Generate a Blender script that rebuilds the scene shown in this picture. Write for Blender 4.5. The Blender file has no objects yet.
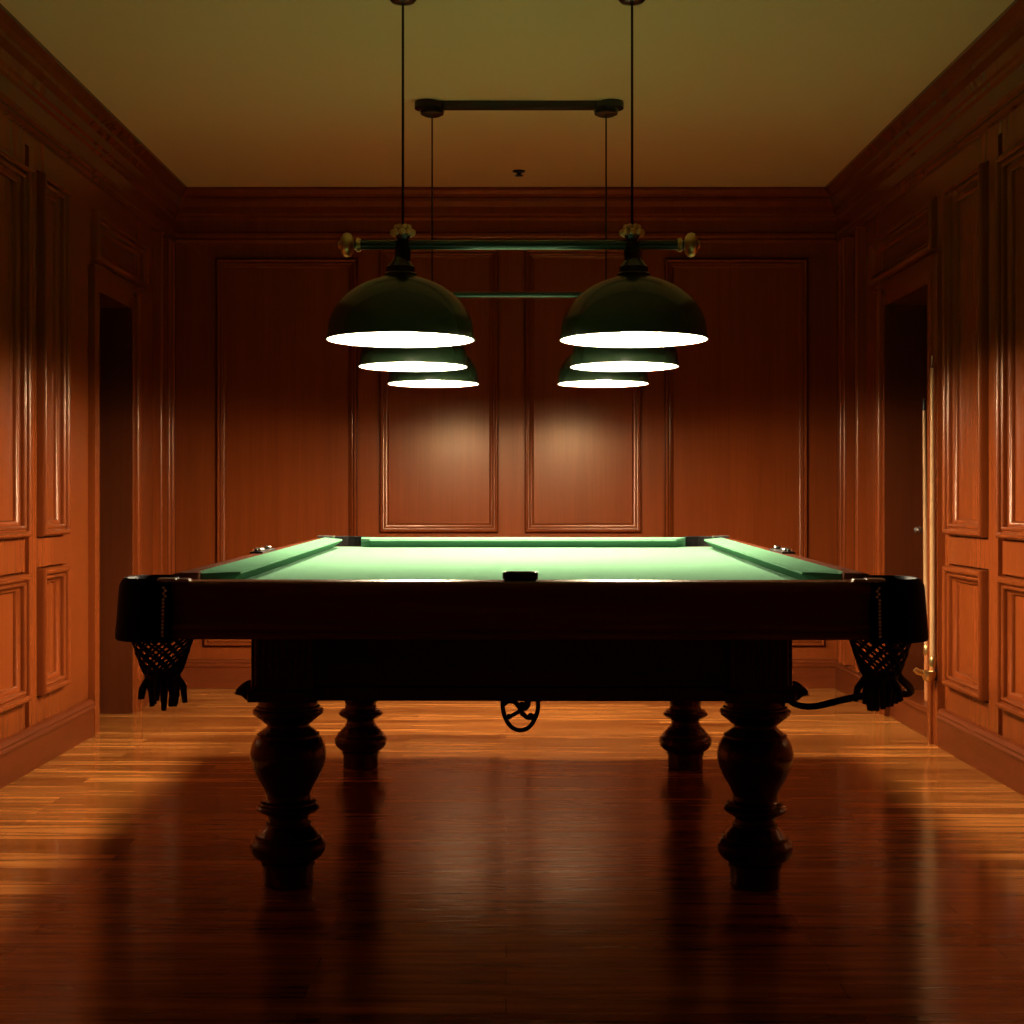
import bpy, bmesh, math, random
from math import sin, cos, pi
from mathutils import Vector, Matrix
random.seed(7)
C = bpy.context.scene.collection
SC = bpy.context.scene

# ------------------------------------------------------------------ materials
def mat(name, col, rough=.4, metal=0., spec=.5, coat=0., emit=None, estr=0., tint=(1, 1, 1)):
    m = bpy.data.materials.new(name); m.use_nodes = True
    b = m.node_tree.nodes['Principled BSDF']
    b.inputs['Base Color'].default_value = (*col, 1)
    b.inputs['Roughness'].default_value = rough
    b.inputs['Metallic'].default_value = metal
    b.inputs['Specular IOR Level'].default_value = spec
    b.inputs['Coat Weight'].default_value = coat
    b.inputs['Specular Tint'].default_value = (*tint, 1)
    b.inputs['Coat Roughness'].default_value = .12
    if emit:
        b.inputs['Emission Color'].default_value = (*emit, 1)
        b.inputs['Emission Strength'].default_value = estr
    return m

def wood(name, dark, light, stretch, rough=.32, scale=1.0, coat=0., bump=.02, spec=.5, tint=(1, .62, .38)):
    """grain runs along the axis with the smallest stretch value (object space)"""
    m = mat(name, light, rough, spec=spec, coat=coat, tint=tint); nt = m.node_tree; N = nt.nodes; L = nt.links
    b = N['Principled BSDF']
    tc = N.new('ShaderNodeTexCoord'); mp = N.new('ShaderNodeMapping')
    mp.inputs['Scale'].default_value = stretch
    L.new(tc.outputs['Object'], mp.inputs['Vector'])
    n1 = N.new('ShaderNodeTexNoise'); n1.inputs['Scale'].default_value = 3 * scale
    n1.inputs['Detail'].default_value = 6; n1.inputs['Roughness'].default_value = .6
    n1.inputs['Distortion'].default_value = .5
    n2 = N.new('ShaderNodeTexNoise'); n2.inputs['Scale'].default_value = 22 * scale
    n2.inputs['Detail'].default_value = 3
    L.new(mp.outputs[0], n1.inputs['Vector']); L.new(mp.outputs[0], n2.inputs['Vector'])
    mx = N.new('ShaderNodeMath'); mx.operation = 'MULTIPLY_ADD'
    mx.inputs[1].default_value = .35
    L.new(n2.outputs['Fac'], mx.inputs[0]); 
    mu = N.new('ShaderNodeMath'); mu.operation = 'MULTIPLY'; mu.inputs[1].default_value = .65
    L.new(n1.outputs['Fac'], mu.inputs[0]); L.new(mu.outputs[0], mx.inputs[2])
    cr = N.new('ShaderNodeValToRGB')
    cr.color_ramp.elements[0].position = .33; cr.color_ramp.elements[0].color = (*dark, 1)
    cr.color_ramp.elements[1].position = .66; cr.color_ramp.elements[1].color = (*light, 1)
    L.new(mx.outputs[0], cr.inputs[0]); L.new(cr.outputs[0], b.inputs['Base Color'])
    bp = N.new('ShaderNodeBump'); bp.inputs['Strength'].default_value = bump; bp.inputs['Distance'].default_value = .01
    L.new(n2.outputs['Fac'], bp.inputs['Height']); L.new(bp.outputs[0], b.inputs['Normal'])
    return m

M_WALL = wood('mahogany_panelling', (.128, .0245, .0042), (.172, .0345, .0062), (5, 5, .16), rough=.26, spec=.30, bump=.004, tint=(1, .72, .5))
M_MOULD = wood('mahogany_moulding', (.115, .022, .004), (.16, .032, .006), (5, 5, .3), rough=.24, spec=.34, bump=.0, tint=(1, .70, .48))
M_BASE = wood('mahogany_skirting', (.075, .014, .003), (.125, .025, .006), (.5, .5, 5), rough=.32, bump=.02, spec=.25)
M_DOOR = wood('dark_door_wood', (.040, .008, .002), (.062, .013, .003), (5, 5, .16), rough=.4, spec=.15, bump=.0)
M_TABLE = wood('dark_table_wood', (.014, .004, .0025), (.028, .008, .0045), (.5, 5, 5), rough=.17, spec=.5, bump=.01)
M_RAIL = wood('rail_wood', (.09, .022, .009), (.15, .038, .015), (5, .4, 5), rough=.26, bump=.01)
M_FRAIL = wood('front_rail_wood', (.13, .042, .02), (.22, .07, .03), (.4, 5, 5), rough=.22, bump=.01)
M_LEATHER = mat('black_leather', (.0025, .0022, .002), .6, spec=.08)
M_NET = mat('black_net_cord', (.006, .005, .005), .7)
M_IRON = mat('black_iron', (.012, .011, .010), .35, metal=.6)
M_CHROME = mat('bright_metal', (.75, .73, .70), .22, metal=1)
M_BRASS = mat('aged_brass', (.55, .40, .16), .34, metal=1)
M_BLACK = mat('black_enamel', (.010, .011, .009), .25)
M_GREEN = mat('dark_green_enamel', (.017, .034, .016), .24, spec=.5)
M_BAR = mat('bottle_green_enamel', (.010, .034, .022), .11, spec=.6)
M_WHITE = mat('white_enamel', (.85, .83, .78), .4)
M_LAMP = mat('lit_opal_glass', (.9, .88, .8), .4, emit=(1., .80, .54), estr=1100.)
M_CEIL = mat('ceiling_paint', (.54, .39, .20), .85, spec=.2)
M_THREAD = mat('white_thread', (.9, .88, .82), .5)
M_MAPLE = wood('cue_maple', (.30, .165, .075), (.40, .23, .105), (6, 6, .5), rough=.3, bump=0)
M_BUTT = wood('cue_butt', (.28, .09, .03), (.40, .15, .05), (6, 6, .5), rough=.3, bump=0)

def cloth(name, col):
    m = mat(name, col, 1., spec=.0); nt = m.node_tree; N = nt.nodes; L = nt.links
    b = N['Principled BSDF']; pass
    tc = N.new('ShaderNodeTexCoord'); n = N.new('ShaderNodeTexNoise'); n.inputs['Scale'].default_value = 160
    n.inputs['Detail'].default_value = 3
    L.new(tc.outputs['Object'], n.inputs['Vector'])
    cr = N.new('ShaderNodeValToRGB')
    cr.color_ramp.elements[0].color = (*[c * .88 for c in col], 1)
    cr.color_ramp.elements[1].color = (*[min(1, c * 1.1) for c in col], 1)
    L.new(n.outputs['Fac'], cr.inputs[0]); L.new(cr.outputs[0], b.inputs['Base Color'])
    bp = N.new('ShaderNodeBump'); bp.inputs['Strength'].default_value = .08; bp.inputs['Distance'].default_value = .002
    L.new(n.outputs['Fac'], bp.inputs['Height']); L.new(bp.outputs[0], b.inputs['Normal'])
    return m
M_CLOTH = cloth('green_baize', (.096, .207, .132))
M_CUSHION = cloth('green_cushion_cloth', (.088, .205, .124))

def floor_mat():
    m = mat('plank_floor', (.3, .12, .04), .16, spec=.5, tint=(1, .75, .5)); nt = m.node_tree; N = nt.nodes; L = nt.links
    b = N['Principled BSDF']
    tc = N.new('ShaderNodeTexCoord')
    br = N.new('ShaderNodeTexBrick'); br.offset = .37
    br.inputs['Scale'].default_value = 1; br.inputs['Brick Width'].default_value = 1.05
    br.inputs['Row Height'].default_value = .085; br.inputs['Mortar Size'].default_value = .0009
    br.inputs['Mortar Smooth'].default_value = .2; br.inputs['Bias'].default_value = 0
    br.inputs['Color1'].default_value = (.22, .068, .013, 1)
    br.inputs['Color2'].default_value = (.50, .185, .040, 1)
    br.inputs['Mortar'].default_value = (.09, .03, .01, 1)
    L.new(tc.outputs['Object'], br.inputs['Vector'])
    mp = N.new('ShaderNodeMapping'); mp.inputs['Scale'].default_value = (.5, 7, 1)
    L.new(tc.outputs['Object'], mp.inputs['Vector'])
    n = N.new('ShaderNodeTexNoise'); n.inputs['Scale'].default_value = 4; n.inputs['Detail'].default_value = 6
    n.inputs['Distortion'].default_value = .6
    L.new(mp.outputs[0], n.inputs['Vector'])
    cr = N.new('ShaderNodeValToRGB')
    cr.color_ramp.elements[0].position = .3; cr.color_ramp.elements[0].color = (.42, .36, .30, 1)
    cr.color_ramp.elements[1].position = .7; cr.color_ramp.elements[1].color = (1.25, 1.25, 1.25, 1)
    L.new(n.outputs['Fac'], cr.inputs[0])
    mix = N.new('ShaderNodeMix'); mix.data_type = 'RGBA'; mix.blend_type = 'MULTIPLY'; mix.inputs['Factor'].default_value = 1
    L.new(br.outputs['Color'], mix.inputs['A']); L.new(cr.outputs[0], mix.inputs['B'])
    L.new(mix.outputs['Result'], b.inputs['Base Color'])
    rr = N.new('ShaderNodeMapRange'); rr.inputs['To Min'].default_value = .10; rr.inputs['To Max'].default_value = .22
    L.new(n.outputs['Fac'], rr.inputs['Value']); L.new(rr.outputs[0], b.inputs['Roughness'])
    mp2 = N.new('ShaderNodeMapping'); mp2.inputs['Scale'].default_value = (3, 26, 1)
    L.new(tc.outputs['Object'], mp2.inputs['Vector'])
    n2 = N.new('ShaderNodeTexNoise'); n2.inputs['Scale'].default_value = 2.2; n2.inputs['Detail'].default_value = 2
    L.new(mp2.outputs[0], n2.inputs['Vector'])
    bp = N.new('ShaderNodeBump'); bp.inputs['Strength'].default_value = .10; bp.inputs['Distance'].default_value = .006
    L.new(n2.outputs['Fac'], bp.inputs['Height']); L.new(bp.outputs[0], b.inputs['Normal'])
    return m
M_FLOOR = floor_mat()

# ------------------------------------------------------------------ mesh helpers
def obj(name, bm, m, parent=None, loc=None, smooth=False, bevel=0, label=None, ang=38):
    me = bpy.data.meshes.new(name)
    bmesh.ops.remove_doubles(bm, verts=bm.verts, dist=1e-5)
    bmesh.ops.recalc_face_normals(bm, faces=bm.faces)
    bm.to_mesh(me); bm.free()
    me.materials.append(m)
    o = bpy.data.objects.new(name, me); C.objects.link(o)
    if smooth:
        for p in me.polygons: p.use_smooth = True
        try: me.set_sharp_from_angle(angle=math.radians(ang))
        except Exception: pass
    if bevel:
        md = o.modifiers.new('bevel', 'BEVEL'); md.width = bevel; md.segments = 2; md.limit_method = 'ANGLE'
    if parent: o.parent = parent
    if loc: o.location = loc
    if label: o['label'] = label
    return o

def thing(name, label, cat, loc=(0, 0, 0), rot=(0, 0, 0), group=None):
    o = bpy.data.objects.new(name, None); C.objects.link(o)
    o.empty_display_size = .1
    o.location = loc; o.rotation_euler = rot; o['label'] = label; o['category'] = cat
    if group: o['group'] = group
    return o

def tag(o, label, cat, group=None):
    o['label'] = label; o['category'] = cat
    if group: o['group'] = group
    return o

def struct(o, label=None):
    o['kind'] = 'structure'
    if label: o['label'] = label; o['category'] = 'room'
    return o

def box(bm, x0, x1, y0, y1, z0, z1, f=None):
    vs = [(x, y, z) for x in (x0, x1) for y in (y0, y1) for z in (z0, z1)]
    v = [bm.verts.new(f(*p) if f else p) for p in vs]
    for q in ((0, 1, 3, 2), (4, 6, 7, 5), (0, 4, 5, 1), (2, 3, 7, 6), (0, 2, 6, 4), (1, 5, 7, 3)):
        bm.faces.new([v[i] for i in q])

def lathe(bm, prof, seg=32, o=(0, 0, 0), axis='z', cap=True):
    """prof: list of (r, h) along axis"""
    rings = []
    def pt(r, h, a):
        c, s = r * cos(a), r * sin(a)
        if axis == 'z': p = (c, s, h)
        elif axis == 'x': p = (h, c, s)
        else: p = (c, h, s)
        return (p[0] + o[0], p[1] + o[1], p[2] + o[2])
    for r, h in prof:
        if r < 1e-6: rings.append([bm.verts.new(pt(0, h, 0))])
        else: rings.append([bm.verts.new(pt(r, h, 2 * pi * k / seg)) for k in range(seg)])
    for a, b in zip(rings, rings[1:]):
        for k in range(seg):
            l = (k + 1) % seg
            if len(a) == 1 and len(b) == 1: continue
            if len(a) == 1: bm.faces.new((a[0], b[k], b[l]))
            elif len(b) == 1: bm.faces.new((a[k], a[l], b[0]))
            else: bm.faces.new((a[k], a[l], b[l], b[k]))
    if cap:
        for r in (rings[0], rings[-1]):
            if len(r) > 2: bm.faces.new(r)

def tube(bm, pts, r, seg=8, cap=True):
    pts = [Vector(p) for p in pts]
    rs = r if isinstance(r, (list, tuple)) else [r] * len(pts)
    rings = []; up = None
    for i, p in enumerate(pts):
        t = (pts[min(i + 1, len(pts) - 1)] - pts[max(i - 1, 0)]).normalized()
        if up is None:
            up = Vector((0, 0, 1)) if abs(t.z) < .9 else Vector((1, 0, 0))
        n = (up - t * up.dot(t)).normalized(); up = n; b = t.cross(n)
        rings.append([bm.verts.new(p + (n * cos(2 * pi * k / seg) + b * sin(2 * pi * k / seg)) * rs[i]) for k in range(seg)])
    for a, b in zip(rings, rings[1:]):
        for k in range(seg):
            l = (k + 1) % seg
            bm.faces.new((a[k], a[l], b[l], b[k]))
    if cap: bm.faces.new(rings[0]); bm.faces.new(rings[-1])

def sweep(bm, sections, closed=True, cap=True):
    """sections: list of equally long point lists"""
    rings = [[bm.verts.new(p) for p in s] for s in sections]
    n = len(rings[0])
    for a, b in zip(rings, rings[1:]):
        for k in range(n if closed else n - 1):
            l = (k + 1) % n
            bm.faces.new((a[k], a[l], b[l], b[k]))
    if cap:
        bm.faces.new(rings[0]); bm.faces.new(rings[-1])

def ball(bm, c, r, sub=1):
    bmesh.ops.create_icosphere(bm, subdivisions=sub, radius=r, matrix=Matrix.Translation(c))

def spline(pts, n=8):
    """Catmull-Rom through points"""
    P = [Vector(p) for p in pts]; out = []
    for i in range(len(P) - 1):
        a, b, c, d = P[max(i - 1, 0)], P[i], P[i + 1], P[min(i + 2, len(P) - 1)]
        for k in range(n):
            t = k / n
            out.append(.5 * (2 * b + (c - a) * t + (2 * a - 5 * b + 4 * c - d) * t * t + (3 * b - a - 3 * c + d) * t ** 3))
    out.append(P[-1]); return out

# ------------------------------------------------------------------ room
W, Y0, Y1, H = 1.70, -2.2, 7.66, 2.54

def panel_wall(mapf, u0, u1, v0, v1, regions, openings):
    us = sorted({u0, u1, *[r[0] for r in regions + openings], *[r[1] for r in regions + openings]})
    vs = sorted({v0, v1, *[r[2] for r in regions + openings], *[r[3] for r in regions + openings]})
    us = [u for u in us if u0 <= u <= u1]; vs = [v for v in vs if v0 <= v <= v1]
    def depth(u, v):
        for r in openings:
            if r[0] < u < r[1] and r[2] < v < r[3]: return None
        d = 0
        for r in regions:
            if r[0] < u < r[1] and r[2] < v < r[3]: d = r[4]
        return d
    D = [[depth((a + b) / 2, (c + d) / 2) for c, d in zip(vs, vs[1:])] for a, b in zip(us, us[1:])]
    bm = bmesh.new()
    q = lambda *pts: bm.faces.new([bm.verts.new(mapf(*p)) for p in pts])
    nu, nv = len(us) - 1, len(vs) - 1
    for i in range(nu):
        for j in range(nv):
            d = D[i][j]
            if d is None: continue
            q((us[i], vs[j], d), (us[i + 1], vs[j], d), (us[i + 1], vs[j + 1], d), (us[i], vs[j + 1], d))
            if i + 1 < nu and D[i + 1][j] is not None and D[i + 1][j] != d:
                e = D[i + 1][j]
                q((us[i + 1], vs[j], d), (us[i + 1], vs[j + 1], d), (us[i + 1], vs[j + 1], e), (us[i + 1], vs[j], e))
            if j + 1 < nv and D[i][j + 1] is not None and D[i][j + 1] != d:
                e = D[i][j + 1]
                q((us[i], vs[j + 1], d), (us[i + 1], vs[j + 1], d), (us[i + 1], vs[j + 1], e), (us[i], vs[j + 1], e))
    return bm

MPROF = [(0, -.6), (.0, .55), (.04, .80), (.12, .98), (.22, 1.0), (.32, .88), (.37, .70), (.375, .45), (.44, .42), (.48, .58), (.56, .64), (.64, .55), (.68, .38), (.69, .05), (.76, .02), (.88, -.10), (.97, -.35), (1, -.62)]
def moulding(mapf, u0, u1, v0, v1, w, h):
    bm = bmesh.new(); secs = []
    for (cu, cv, su, sv) in ((u0, v0, 1, 1), (u1, v0, -1, 1), (u1, v1, -1, -1), (u0, v1, 1, -1)):
        secs.append([mapf(cu + su * a * w, cv + sv * a * w, n * h) for a, n in MPROF])
    secs.append(secs[0])
    sweep(bm, secs, closed=False, cap=False)
    return bm

def build_wall(name, mapf, u0, u1, panels, extra, openings, w, h, label):
    regs = [(a - .007, b + .007, c - .007, d + .007, -h * .6) for a, b, c, d in panels] + extra
    o = obj(name, panel_wall(mapf, u0, u1, 0, H, regs, openings), M_WALL)
    struct(o, label)
    for p in panels:
        obj('panel_moulding', moulding(mapf, *p, w, h), M_MOULD, o, smooth=True)
    return o

mL = lambda u, v, n: (-W + n, u, v)
mR = lambda u, v, n: (W - n, u, v)
mB = lambda u, v, n: (u, Y1 - n, v)
mF = lambda u, v, n: (u, Y0 + n, v)

VU0, VU1, VL0, VL1 = .828, 2.15, .25, .71
def near_panels():
    out = []
    for a, b in ((4.45, 5.29), (3.35, 4.20), (2.25, 3.10), (1.15, 2.0), (.05, .9), (-1.05, -.2)):
        out += [(a, b, VU0, 2.13), (a, b, .25, .70)]
    return out
# left wall
LO = (6.20, 6.74, -1, 1.825)
lp = near_panels() + [(5.44, 5.76, VU0, VU1), (5.44, 5.76, VL0, VL1), (6.16, 7.02, 1.95, 2.15)]
lx = [(5.30, 5.345, .15, 2.22, -.03), (6.10, 6.13, 0, 1.92, -.015), (6.13, 6.20, 0, 1.92, .02), (6.74, 6.92, 0, 1.92, .012), (6.20, 6.74, 1.825, 1.92, .012),
      (6.74, 6.775, 0, 1.86, .022), (6.785, 6.80, 0, 1.88, -.004), (6.80, 6.83, 0, 1.88, .026), (6.88, 6.91, 0, 1.90, .028), (6.98, 7.0, 0, 1.92, .01),
      (6.93, 6.96, .15, 2.25, -.012), (7.22, 7.27, .15, 2.25, .034), (7.27, 7.31, .15, 2.25, -.012), (7.36, 7.39, .15, 2.25, -.012), (7.39, 7.54, .15, 2.25, .032), (7.54, 7.57, .15, 2.25, -.014), (7.59, 7.62, .15, 2.25, .02)]
build_wall('wall_left', mL, Y0, Y1, lp, lx, [LO], .062, .032, 'reddish mahogany panelled left wall with a dark doorway')
# right wall
RO = (5.98, 6.65, -1, 1.825)
off = -.165
rp = [(a + off, b + off, c, d) for a, b, c, d in near_panels()] + [(5.29, 5.75, VU0, VU1), (5.29, 5.75, VL0, VL1), (5.92, 6.92, 1.95, 2.15)]
rx = [(5.135, 5.18, .15, 2.22, -.03), (5.81, 5.84, 0, 1.92, -.015), (5.84, 5.98, 0, 1.92, .02), (5.90, 5.93, 0, 1.92, .03), (6.65, 6.83, 0, 1.92, .012), (5.98, 6.65, 1.825, 1.92, .012),
      (6.65, 6.685, 0, 1.86, .022), (6.695, 6.71, 0, 1.88, -.004), (6.71, 6.74, 0, 1.88, .026), (6.79, 6.82, 0, 1.90, .028), (6.90, 6.92, 0, 1.92, .01),
      (6.85, 6.88, .15, 2.25, -.012), (7.08, 7.13, .15, 2.25, .034), (7.13, 7.17, .15, 2.25, -.012), (7.33, 7.36, .15, 2.25, -.012), (7.36, 7.50, .15, 2.25, .032), (7.50, 7.53, .15, 2.25, -.014), (7.58, 7.62, .15, 2.25, .02)]
build_wall('wall_right', mR, Y0, Y1, rp, rx, [RO], .062, .032, 'reddish mahogany panelled right wall with a cue recess')
for wn, mp, ys in (('wall_left', mL, (6.815, 6.93, 7.235, 7.42, 7.50, 7.60)), ('wall_right', mR, (6.725, 6.84, 7.10, 7.385, 7.47, 7.57))):
    for k, y in enumerate(ys):
        bm = bmesh.new(); n0 = (.026, .004, .034, .032, .032, .006)[k]; r_ = .014
        tube(bm, [mp(y, z, n0) for z in (.15, 1.9 if k < 2 else 2.25)], r_, 12)
        obj('upright_bead', bm, M_MOULD, bpy.data.objects[wn], smooth=True)
# back wall (bx: pixel column to metres)
bx = lambda p: (p - 506) / 195.8
bp_ = [(bx(217), bx(357), .60, 2.19), (bx(204), bx(357), .215, .50),
       (bx(665), bx(807), .60, 2.19), (bx(665), bx(824), .215, .50),
       (bx(380), bx(498), .795, 2.24), (bx(525), bx(641), .795, 2.24),
       (bx(380), bx(498), .25, .66), (bx(525), bx(641), .25, .66)]
bxx = [(-1.70, bx(176), .15, 2.27, .02), (bx(838), 1.70, .15, 2.27, .02)]
build_wall('wall_back', mB, -W, W, bp_, bxx, [], .045, .024, 'panelled mahogany wall at the far end behind the table')
fp = [(-1.5, -.6, .8, 2.2), (-.45, .45, .8, 2.2), (.6, 1.5, .8, 2.2), (-1.5, -.6, .22, .68), (-.45, .45, .22, .68), (.6, 1.5, .22, .68)]
build_wall('wall_front', mF, -W, W, fp, [], [], .05, .024, 'panelled wall behind the viewer')

bm = bmesh.new(); box(bm, -W - .4, W + .4, Y0, Y1, -.08, 0); struct(obj('floor', bm, M_FLOOR), 'glossy reddish brown plank floor')
bm = bmesh.new(); box(bm, -W, W, Y0, Y1, H, H + .08); struct(obj('ceiling', bm, M_CEIL), 'plain dim olive ceiling')

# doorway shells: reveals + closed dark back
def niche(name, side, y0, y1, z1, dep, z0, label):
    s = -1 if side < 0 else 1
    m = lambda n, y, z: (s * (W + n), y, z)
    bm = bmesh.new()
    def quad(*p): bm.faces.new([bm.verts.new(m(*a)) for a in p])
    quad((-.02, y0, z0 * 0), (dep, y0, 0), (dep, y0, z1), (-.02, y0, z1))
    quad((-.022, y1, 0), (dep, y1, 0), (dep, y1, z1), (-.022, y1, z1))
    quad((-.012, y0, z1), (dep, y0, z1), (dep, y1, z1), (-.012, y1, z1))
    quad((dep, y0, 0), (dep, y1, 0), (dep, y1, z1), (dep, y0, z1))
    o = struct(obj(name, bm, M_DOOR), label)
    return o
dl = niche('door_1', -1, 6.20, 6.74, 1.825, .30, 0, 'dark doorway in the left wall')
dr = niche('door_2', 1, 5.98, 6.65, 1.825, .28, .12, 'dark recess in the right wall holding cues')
bm = bmesh.new(); box(bm, W + .0, W + .28, 5.98, 6.65, 0, .118); box(bm, W - .012, W + .02, 5.98, 6.65, .10, .125)
struct(obj('trim_7', bm, M_BASE, bevel=.004), 'low wooden step closing the foot of the cue recess')

# skirting
SK = [(0, 0), (.022, 0), (.022, .105), (.026, .108), (.028, .118), (.022, .126), (.024, .134), (.016, .146), (.006, .15), (0, .15)]
def run(name, mapf, segs, prof, m, lab):
    bm = bmesh.new()
    for a, b in segs:
        sweep(bm, [[mapf(t, z, n) for n, z in prof] for t in (a, b)])
    return struct(obj(name, bm, m), lab)
run('baseboard_left', mL, [(Y0, 6.11), (6.93, Y1)], SK, M_BASE, 'mahogany skirting along the left wall')
run('baseboard_right', mR, [(Y0, 5.83), (6.84, Y1)], SK, M_BASE, 'mahogany skirting along the right wall')
run('baseboard_back', mB, [(-W, W)], SK, M_BASE, 'mahogany skirting along the far wall')
run('baseboard_front', mF, [(-W, W)], SK, M_BASE, 'mahogany skirting behind the viewer')
CR = [(0, 2.265), (.012, 2.27), (.020, 2.283), (.014, 2.295), (.022, 2.305), (.024, 2.318), (.012, 2.328), (.012, 2.385), (.022, 2.395), (.024, 2.408), (.034, 2.416),
      (.040, 2.45), (.056, 2.475), (.060, 2.49), (.056, 2.495), (.074, 2.508), (.086, 2.522), (.092, 2.527), (.092, 2.54), (0, 2.54)]
run('trim_1', mL, [(Y0, Y1)], CR, M_MOULD, 'dark crown moulding above the left wall')
run('trim_2', mR, [(Y0, Y1)], CR, M_MOULD, 'dark crown moulding above the right wall')
run('trim_3', mB, [(-W, W)], CR, M_MOULD, 'dark crown moulding above the far wall')
run('trim_4', mF, [(-W, W)], CR, M_MOULD, 'dark crown moulding behind the viewer')

# ------------------------------------------------------------------ pool table
T = thing('pool_table', 'large dark wood pool table with green cloth, turned legs and black leather corner pockets', 'pool table',
          (.0477, 4.46, 0), (0, 0, -.0137))
HL = 1.29
def WP(x, y, z):                 # the rail frame is a touch wider and higher at its far end
    t = (y + HL) / (2 * HL)
    return (x * (1 + .025 * t), y, z + .019 * t)

RP = [(-.060, .796), (-.014, .796), (-.005, .7935), (.001, .788), (.004, .780), (.003, .772), (-.002, .764), (-.010, .757), (-.013, .748),
      (-.013, .705), (-.008, .700), (-.002, .697), (.001, .690), (-.003, .683), (-.010, .680), (-.004, .675), (-.002, .668), (-.008, .664), (-.060, .664)]
for s in (-1, 1):
    bm = bmesh.new()
    sweep(bm, [[WP(x, s * (HL + o), z - (.008 if s < 0 and z > .74 else 0)) for o, z in RP] for x in ((-.75, -.36, 0, .36, .75) if s < 0 else (-.585, -.3, 0, .3, .585))])
    obj('end_rail', bm, M_FRAIL, T, smooth=True)
for s in (-1, 1):
    bm = bmesh.new()
    sweep(bm, [[WP(s * (.765 + o), y, z + .004) for o, z in RP] for y in (-1.18, -.6, 0, .6, 1.14)])
    obj('side_rail', bm, M_RAIL, T, smooth=True)
# bed
bm = bmesh.new(); box(bm, -.735, .735, -1.24, 1.24, .725, .764, WP); obj('cloth_bed', bm, M_CLOTH, T)
# cushions
for s in (-1, 1):
    bm = bmesh.new()
    secs = []
    for y, k in ((-1.155, 0), (-1.09, 1), (-.5, 1), (0, 1), (.5, 1), (1.10, 1), (1.135, .72), (1.15, .3), (1.155, 0)):
        tt = (y + 1.155) / 2.31; ou = .708 + .016 * tt; nose = ou - (ou - .626 - .028 * tt) * max(k, .06)
        ins = .038 * k
        secs.append([WP(s * a, y, z) for a, z in ((ou, .7635), (nose + ins, .7635), (nose + ins * .45, .780), (nose + .002 * k, .792), (nose + .003 * k, .797), (ou, .802))])
    sweep(bm, secs)
    obj('side_cushion', bm, M_CUSHION, T)
for s, zt in ((-1, .778), (1, .797)):
    bm = bmesh.new(); secs = []
    for x, k in ((-.600, 0), (-.560, 1), (0, 1), (.560, 1), (.600, 0)):
        nose = 1.235 - .085 * max(k, .1)
        secs.append([WP(x, s * a, z) for a, z in ((1.235, .7635), (nose + .038 * k, .7635), (nose + .018 * k, .778), (nose, zt - .008), (nose + .003, zt - .002), (1.235, zt + .003))])
    sweep(bm, secs)
    obj('end_cushion', bm, M_CUSHION, T)

# corner pockets
PLAN = [(.738, -1.298), (.76, -1.306), (.785, -1.308)] + [(.783 + .082 * sin(a), -1.226 - .082 * cos(a)) for a in [pi / 2 * k / 8 for k in range(1, 9)]] + \
       [(.866, -1.19), (.856, -1.16), (.83, -1.14), (.79, -1.135), (.755, -1.14), (.748, -1.18), (.745, -1.215), (.742, -1.235), (.738, -1.26)]
PC = (.78, -1.22)
def boot(sx, sy):
    b = bmesh.new(); secs = []
    for z, k in ((.660, 1.20), (.664, 1.24), (.672, 1.245), (.70, 1.19), (.74, 1.11), (.77, 1.045), (.785, 1.0), (.795, .93), (.800, .86), (.799, .80), (.784, .66)):
        row = []
        for x, y in PLAN:
            ox, oy = x - PC[0], y - PC[1]
            kx = k if ox > 0 else 1; ky = k if oy < 0 else 1
            kx = 1 + (kx - 1) * (.42 if kx > 1 else 1); ky = 1 + (ky - 1) * (.35 if ky > 1 else 1)
            row.append(WP(sx * (PC[0] + ox * kx * (1 if sy < 0 or ox < 0 else .55)), -sy * (PC[1] + oy * ky), z - (.007 if sy < 0 else .034) * (z > .69)))
        secs.append(row)
    sweep(b, secs)
    return b
def net(sx, sy):
    b = bmesh.new(); n = 12; lev = 7
    c = Vector((sx * .772, sy * 1.235, 0))
    def rad(t): return (.036 + .030 * (1 - t) ** .8) if t < .999 else .034
    def pos(i, j):
        t = j / lev; a = 2 * pi * (i + .5 * (j % 2)) / n
        return c + Vector((rad(t) * cos(a), rad(t) * sin(a), .668 - .085 * t))
    for j in range(lev):
        for i in range(n):
            for di in ((0, 1) if j % 2 else (-1, 0)):
                tube(b, [pos(i, j), pos(i + di, j + 1)], .0032, 5)
    return b
def fringe(sx, sy):
    b = bmesh.new(); c = Vector((sx * .772, sy * 1.235, 0)); rnd = random.Random(3 + int(sx) + 5 * int(sy))
    lathe(b, [(.036, .592), (.039, .583), (.036, .574), (.026, .566)], 16, c)
    for k in range(15):
        a = 2 * pi * k / 15 + rnd.uniform(-.12, .12); r1 = rnd.uniform(.040, .054) if k % 2 else rnd.uniform(.016, .034)
        z1 = rnd.uniform(.506, .522) + (r1 - .016) * .4
        d = Vector((cos(a), sin(a), 0))
        tube(b, [c + d * .026 + Vector((0, 0, .585)), c + d * (.024 + r1) * .62 + Vector((0, 0, .555)), c + d * r1 + Vector((0, 0, z1))], [.0085, .0078, .0058], 6)
    return b
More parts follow.
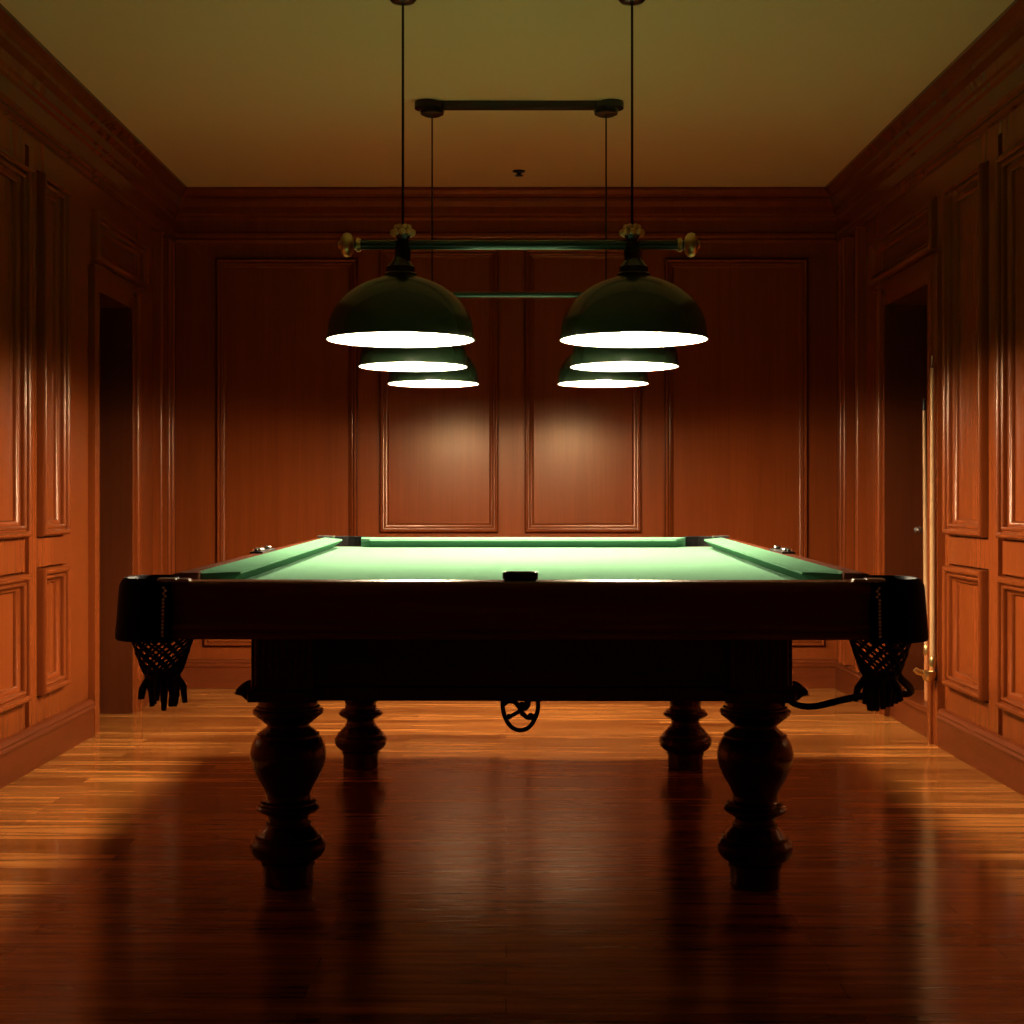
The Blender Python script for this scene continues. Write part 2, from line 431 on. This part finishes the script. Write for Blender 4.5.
for sy in (-1, 1):
    for sx in (-1, 1):
        bo = obj('pocket_boot', boot(sx, sy), M_LEATHER, T, smooth=True, label='black leather corner pocket')
        # seam of pale thread
        b = bmesh.new()
        for k in range(11):
            z = .675 + k * .0075
            ball(b, WP(sx * .752, sy * (1.313 + .10 * (.73 - z) * .9 if z < .73 else 1.3125), z), .0036)
        for k in range(4):
            ball(b, WP(sx * (.748 + .004 * (k % 2)), sy * 1.3085, .757 + k * .006), .0034)
        obj('stitching', b, M_THREAD, bo, label='pale bead stitching')
        # metal iron on the corner top
        b = bmesh.new()
        f = lambda x, y, z: WP(sx * x, sy * y, z)
        zz = .786 if sy < 0 else .797
        box(b, .728, .768, 1.262, 1.300, zz, zz + .0085, f); box(b, .702, .732, 1.268, 1.292, zz, zz + .0075, f)
        obj('corner_iron', b, M_CHROME, T, bevel=.002, label='bright metal corner fitting')
        nt = obj('pocket_net', net(sx, sy), M_NET, T, label='black knotted net bag')
        obj('tassel_fringe', fringe(sx, sy), M_NET, nt, smooth=True)
        # leather throat standing between the cushions
        b = bmesh.new(); secs = []
        zt = .803 if sy > 0 else .781
        for k in range(13):
            t = math.radians(-60 + 210 * k / 12)
            cy = 1.205 if sy > 0 else 1.145
            px, py = .665 + .082 * cos(t), cy + .078 * sin(t)
            qx, qy = .665 + .094 * cos(t), cy + .090 * sin(t)
            secs.append([WP(sx * px, sy * py, .7642), WP(sx * qx, sy * qy, .7642), WP(sx * qx, sy * qy, zt - .004), WP(sx * (px + qx) / 2, sy * (py + qy) / 2, zt), WP(sx * px, sy * py, zt - .003)])
        sweep(b, secs)
        obj('pocket_throat', b, M_LEATHER, bo, smooth=False)
# metal fittings at the middle of the side rails
for sx in (-1, 1):
    b = bmesh.new(); f = lambda x, y, z: WP(sx * x, y, z)
    box(b, .728, .765, -.21, .02, .799, .806, f)
    secs = []
    pts = [WP(sx * (.748 + .012 * sin(pi * k / 8)), -.20 + .20 * k / 8, .806 + .002 * sin(pi * k / 4)) for k in range(9)]
    tube(b, pts, .006, 8)
    si = obj('side_pocket_iron', b, M_IRON, T, bevel=.002, label='dark metal side fitting')
    b = bmesh.new()
    lathe(b, [(0, .010), (.012, .009), (.015, .005), (.015, 0)], 12, WP(sx * .747, -.18, .806))
    obj('screw_cap', b, M_CHROME, si, smooth=True, label='bright metal cap')
    b = bmesh.new(); lathe(b, [(0, .009), (.011, .008), (.013, .004), (.013, 0)], 12, WP(sx * .747, -.02, .806))
    obj('screw_cap', b, M_CHROME, si, smooth=True, label='bright metal cap')

# cabinet frame (apron)
b = bmesh.new()
box(b, -.60, .60, -.785, .985, .500, .70); box(b, -.61, .61, -.795, .995, .468, .503)
box(b, -.655, .655, -.83, 1.03, .655, .70)
obj('apron', b, M_TABLE, T, bevel=.004)
LEG = [(.060, 0), (.0625, .004), (.0625, .048), (.067, .050), (.067, .057), (.063, .059), (.070, .063), (.083, .072), (.091, .084), (.0945, .096), (.093, .107), (.087, .116), (.082, .119), (.082, .124),
       (.077, .126), (.070, .136), (.060, .146), (.056, .150), (.056, .156), (.051, .158), (.050, .168), (.052, .174), (.060, .178), (.071, .184), (.079, .191), (.080, .195), (.076, .200), (.070, .203), (.070, .208), (.060, .211),
       (.056, .216), (.055, .226), (.060, .240), (.070, .258), (.080, .275), (.089, .296), (.0945, .318), (.0945, .334), (.090, .352), (.083, .366), (.078, .371), (.078, .377), (.073, .379), (.066, .385), (.057, .392), (.053, .396), (.053, .402),
       (.058, .404), (.066, .412), (.078, .421), (.086, .427), (.088, .432), (.087, .438), (.080, .441), (.080, .446), (.074, .448), (.074, .470)]
for ly, fy in ((-.72, -1), (.92, 1)):
    for sx in (-1, 1):
        b = bmesh.new(); lathe(b, LEG, 40)
        lg = obj('leg', b, M_TABLE, T, (sx * .582, ly, 0), smooth=True, ang=24)
        b = bmesh.new()
        box(b, -.078, .078, -.085, .085, .492, .69); box(b, -.086, .086, -.092, .092, .466, .494)
        for k in range(9):      # reeding on the front face
            x = -.064 + .016 * k
            for q in (-1, 1): tube(b, [(x, q * .085, .505), (x, q * .085, .655)], .0055, 6)
        obj('leg_block', b, M_TABLE, lg, bevel=.003)
        b = bmesh.new()
        prof = [(.07, .506), (.085, .508), (.105, .500), (.122, .487), (.126, .481), (.108, .477), (.098, .468), (.088, .462), (.07, .462)]
        sweep(b, [[(sx * x, y, z) for x, z in prof] for y in (-.05, -.02, .02, .05)])
        for q in (-1, 1): tube(b, spline([(sx * .075, q * .02, .500), (sx * .105, q * .025, .499), (sx * .124, q * .01, .484)], 5), .007, 6)
        obj('corner_bracket', b, M_TABLE, lg, smooth=True)
# scroll handle under the front apron
b = bmesh.new()
R = lambda a, r: (r * cos(a), 0, r * sin(a))
yy = -.76
hp = [(-.044, yy, .470), (-.046, yy, .455), (-.040, yy, .425), (-.024, yy, .400), (-.002, yy, .392), (.020, yy, .400), (.036, yy, .425), (.042, yy, .450), (.040, yy, .474)]
tube(b, spline(hp, 6), .0055, 8)
tube(b, spline([(-.044, yy, .455), (-.030, yy, .464), (-.014, yy, .460), (-.002, yy, .444), (.004, yy, .428)], 6), [.006] * 24 + [.004], 8)
tube(b, spline([(.014, yy, .470), (.016, yy, .456), (.004, yy, .444), (-.016, yy, .432), (-.032, yy, .424)], 6), [.008] * 12 + [.005] * 13, 8)
tube(b, spline([(.004, yy, .434), (.014, yy, .424), (.028, yy, .424), (.038, yy, .430)], 6), .006, 8)
ball(b, (.002, yy, .452), .011, 2); ball(b, (.024, yy, .426), .009, 2); ball(b, (-.03, yy, .426), .007, 2)
box(b, -.05, -.034, yy - .01, yy + .01, .462, .474); box(b, .006, .05, yy - .01, yy + .01, .464, .474)
obj('scroll_handle', b, M_IRON, T, smooth=True, label='black iron scroll handle hanging below the apron')
# black cord swagged from the right leg to the right pocket
b = bmesh.new()
tube(b, spline([(.67, -.66, .462), (.69, -.69, .447), (.73, -.72, .447), (.80, -.78, .474), (.86, -.86, .497), (.89, -.98, .512), (.87, -1.10, .54), (.82, -1.18, .585), (.80, -1.20, .665)], 8), .0085, 8)
obj('hanging_cord', b, M_LEATHER, T, smooth=True, label='black cord between the right front leg and the pocket')

# chalk block on the front rail
b = bmesh.new()
secs = []
for x, k in ((-.038, .55), (-.036, .8), (-.031, .97), (-.025, 1), (.025, 1), (.031, .97), (.036, .8), (.038, .55)):
    secs.append([(x, .016 * k * cos(a) * (1 if abs(cos(a)) < .8 else 1), .010 + .010 * k * max(-1, min(1, 1.25 * sin(a)))) for a in [2 * pi * q / 16 for q in range(16)]])
sweep(b, secs)
ch = obj('chalk_block', b, M_BLACK, None, smooth=True)
ch.location = (.0305, 3.207, .7877)
tag(ch, 'small black rounded block lying on the middle of the near table rail', 'chalk block')

# ------------------------------------------------------------------ pendant lights
def shade(parent, c, r, h, zc, br=.030):
    """c = rim centre, r rim radius, h dome height; returns shade part. zc: height the stem reaches"""
    out = [(r * 1.0, 0), (r * 1.0, .006), (r * .985, .02)]
    for k in range(1, 15):
        a = pi / 2 * k / 15
        out.append((r * .985 * cos(a) ** 1.04, .02 + (h - .02) * sin(a) ** 1.0))
    neck = r * .20
    out = [p for p in out if p[0] > neck] + [(neck, h * .998)]
    b = bmesh.new(); lathe(b, out, 48, c, cap=False)
    s = obj('lamp_shade', b, M_GREEN, parent, smooth=True, label='dark green enamel dome shade')
    b = bmesh.new(); lathe(b, [(r * 1.0, 0)] + [(max(p[0] - .004, .01), p[1] - .003 if p[1] > .01 else p[1]) for p in out], 48, c, cap=False)
    obj('shade_lining', b, M_WHITE, s, smooth=True, label='white enamel lining')
    b = bmesh.new(); ball(b, (c[0], c[1], c[2] + .020), br, 3); lathe(b, [(.020, .045), (.020, h - .01)], 16, c)
    obj('light_bulb', b, M_LAMP, s, smooth=True, label='glowing round bulb')
    b = bmesh.new()
    t = c[2] + h
    lathe(b, [(neck * 1.1, h - .008), (neck * 1.12, h + .004), (neck * 1.05, h + .008), (neck * .98, h + .010), (neck * .98, h + .026), (neck * .90, h + .030), (neck * .62, h + .046), (.024, h + .052), (.020, h + .06), (.016, zc - c[2])], 24, c)
    obj('shade_cap', b, M_BLACK, s, smooth=True, label='black collar and stem')
    return s

def crown(parent, x, y, z, k=1.):
    b = bmesh.new()
    lathe(b, [(.016 * k, -.045 * k), (.020 * k, -.03 * k), (.022 * k, 0), (.022 * k, .03 * k), (.014 * k, .036 * k), (.020 * k, .045 * k), (.026 * k, .058 * k), (.022 * k, .068 * k), (.008 * k, .072 * k)], 20, (x, y, z))
    o = obj('bar_coupling', b, M_BLACK, parent, smooth=True)
    b = bmesh.new()
    for q in range(8):
        a = 2 * pi * q / 8
        ball(b, (x + .025 * k * cos(a), y + .025 * k * sin(a), z + .056 * k), .0105 * k, 2)
        ball(b, (x + .018 * k * cos(a + .4), y + .018 * k * sin(a + .4), z + .070 * k), .008 * k, 2)
    obj('brass_crown', b, M_BRASS, o, smooth=True, label='beaded brass crown')
    return o

ZB, ZF = 1.773, 1.759
# near light: two shades on a long bar
F = thing('pendant_light', 'nearest green billiard light, two large domes on a long bar with brass end knobs', 'light', (.035, 4.70, 2.54), group='billiard lights over the table')
def L_(x, y, z, o): return (x - o[0], y - o[1], z - o[2])
o = (.035, 4.70, 2.54)
b = bmesh.new(); lathe(b, [(.0155, -.510), (.0155, .522)], 20, (0, 0, ZF - 2.54), axis='x')
obj('cross_bar', b, M_BAR, F, smooth=True)
for s, xe in ((-1, -.502), (1, .514)):
    b = bmesh.new()
    lathe(b, [(.019, xe - s * .012), (.022, xe - s * .006), (.022, xe), (.013, xe + s * .005), (.013, xe + s * .010), (.026, xe + s * .013), (.036, xe + s * .021), (.039, xe + s * .031), (.036, xe + s * .041), (.024, xe + s * .049), (.014, xe + s * .052), (.010, xe + s * .058), (0, xe + s * .060)], 24, (0, 0, ZF - 2.54), axis='x')
    obj('finial', b, M_BRASS, F, smooth=True, label='round brass end knob')
for x, xc in ((-.330, -.323), (.400, .395)):
    shade(F, L_(x, 4.70, 1.461, o), .232, .202, ZF - 2.54, .037)
    crown(F, xc - o[0], 0, ZF - 2.54 - .026, 1.15)
    b = bmesh.new(); tube(b, [(xc - o[0], 0, ZF - 2.54 + .06), (xc - o[0], 0, -.02)], .0042, 8)
    obj('cord', b, M_BLACK, F)
    b = bmesh.new(); lathe(b, [(.046, 0), (.046, -.008), (.036, -.020), (.010, -.026), (0, -.026)], 24, (xc - o[0], 0, 0))
    obj('ceiling_canopy', b, M_BLACK, F, smooth=True)
# far light: bar with two small shades and two arms carrying the middle shades
YR = 5.95
G = thing('pendant_light', 'farther green billiard light hung from a black ceiling bar, four domes behind the nearest pair', 'light', (.052, YR, 2.54), group='billiard lights over the table')
o = (.052, YR, 2.54)
b = bmesh.new(); lathe(b, [(.013, -.345), (.013, .345)], 20, (0, 0, ZB - 2.54), axis='x'); obj('cross_bar', b, M_BAR, G, smooth=True)
for x, xm in ((-.293, -.334), (.397, .426)):
    shade(G, L_(.385 if x > 0 else -.288, YR, 1.420, o), .181, .165, ZB - 2.54)
    s = shade(G, L_(xm, 5.40, 1.439, o), .196, .185, 1.685 - 2.54)
    b = bmesh.new(); tube(b, [L_(x, YR, ZB, o), L_(x, YR - .06, ZB - .03, o), L_(xm, 5.44, 1.69, o), L_(xm, 5.40, 1.68, o)], .011, 10); obj('side_arm', b, M_BAR, G, smooth=True)
    b = bmesh.new(); tube(b, [L_(x, YR, ZB + .0, o), L_(x, YR, 2.50, o)], .0034, 8); obj('cord', b, M_BLACK, G)
    b = bmesh.new(); lathe(b, [(.052, -.012), (.052, -.028), (.046, -.050), (.03, -.058), (.006, -.058)], 24, (x - o[0], 0, 0)); obj('ceiling_canopy', b, M_BLACK, G, smooth=True)
b = bmesh.new(); box(b, -.385, .385, -.022, .022, -.030, 0)
lathe(b, [(.05, 0), (.05, -.03)], 20, (-.385 + .02, 0, 0)); lathe(b, [(.05, 0), (.05, -.03)], 20, (.385 - .02, 0, 0))
obj('ceiling_bar', b, M_BLACK, G, bevel=.003, label='black bar fixed to the ceiling')

# sprinkler on the ceiling
b = bmesh.new(); lathe(b, [(.030, 0), (.030, -.006), (.012, -.010), (.008, -.02), (.020, -.022), (.020, -.026), (0, -.028)], 20)
sp = obj('sprinkler_head', b, M_IRON, None, (.062, 7.2, 2.54), smooth=True)
tag(sp, 'small dark round fitting on the ceiling near the far wall', 'sprinkler')

# ------------------------------------------------------------------ cues
def cue(name, base, top, label, dark_tip, butt, g=1.):
    B, Tp = Vector(base), Vector(top); ax = Tp - B; ln = ax.length
    q = ax.to_track_quat('Z', 'Y')
    r = thing(name, label, 'cue', base, q.to_euler(), 'cues in the right recess')
    b = bmesh.new(); lathe(b, [(.0115 * g, butt), (.0105 * g, ln * .5), (.0070 * g, ln - .06), (.0066 * g, ln - .05)], 16); obj('shaft', b, M_MAPLE, r, smooth=True)
    b = bmesh.new(); lathe(b, [(.010, 0), (.0125, .004), (.0130, .02), (.0115 * g, butt)], 16); obj('butt', b, M_BUTT, r, smooth=True, label='reddish wood butt')
    b = bmesh.new(); lathe(b, [(.0135, butt - .014), (.0155, butt - .008), (.0155, butt + .018), (.0130, butt + .024)], 16); obj('joint_ring', b, M_BRASS, r, smooth=True, label='metal ring')
    b = bmesh.new(); lathe(b, [(.0068, ln - .05), (.0068, ln - .012), (.0052, ln - .002), (0, ln)], 14); obj('tip', b, M_IRON if dark_tip else M_CHROME, r, smooth=True, label='black tip' if dark_tip else 'pale tip')
    return r
cue('cue_stick', (1.762, 6.27, .1185), (1.750, 6.28, 1.385), 'shorter pale cue with black tip standing inside the recess', True, .21)
cue('cue_stick', (1.666, 5.856, .292), (1.664, 5.856, 1.525), 'taller pale cue held in the brass cup on the door casing', False, .03)
K = thing('cue_holder', 'small aged brass cup on the casing under the taller cue', 'cue holder', (1.652, 5.856, .28))
b = bmesh.new(); lathe(b, [(.012, -.028), (.022, -.022), (.028, -.008), (.029, .012), (.024, .012), (.022, .006), (0, .006)], 20); obj('cup', b, M_BRASS, K, smooth=True)
b = bmesh.new(); tube(b, [(-.022, 0, .004), (-.045, 0, .010), (-.056, 0, .020)], [.012, .012, .010], 10); obj('side_lug', b, M_BRASS, K, smooth=True)
b = bmesh.new(); box(b, .02, .030, -.016, .016, -.024, .02); obj('wall_plate', b, M_IRON, K, bevel=.002)
b = bmesh.new(); lathe(b, [(.018, 0), (.018, -.006), (.006, -.010), (.006, -.05), (.010, -.056), (.009, -.062), (0, -.064)], 14, axis='y')
pg = obj('wall_peg', b, M_CHROME, None, (1.825, 6.65, .827), smooth=True)
tag(pg, 'small bright metal peg in the recess beside the shorter cue', 'peg')

# ------------------------------------------------------------------ camera, world, view
cam = bpy.data.cameras.new('camera'); co = bpy.data.objects.new('camera', cam); C.objects.link(co)
co.location = (0, 0, .96); co.rotation_euler = (pi / 2, 0, 0)
cam.sensor_width = 36; cam.lens = 36 * 1500 / 1024
cam.shift_x = 6 / 1024; cam.shift_y = -12 / 1024
cam.clip_start = .05
SC.camera = co
w = bpy.data.worlds.new('world'); SC.world = w; w.use_nodes = True
w.node_tree.nodes['Background'].inputs[0].default_value = (.01, .008, .006, 1)
w.node_tree.nodes['Background'].inputs[1].default_value = .1
SC.view_settings.view_transform = 'Standard'; SC.view_settings.look = 'None'
SC.view_settings.gamma = 1; SC.view_settings.use_curve_mapping = False
SC.view_settings.exposure = 0
SC.cycles.max_bounces = 10; SC.cycles.diffuse_bounces = 3; SC.cycles.glossy_bounces = 5
SC.cycles.sample_clamp_indirect = 4
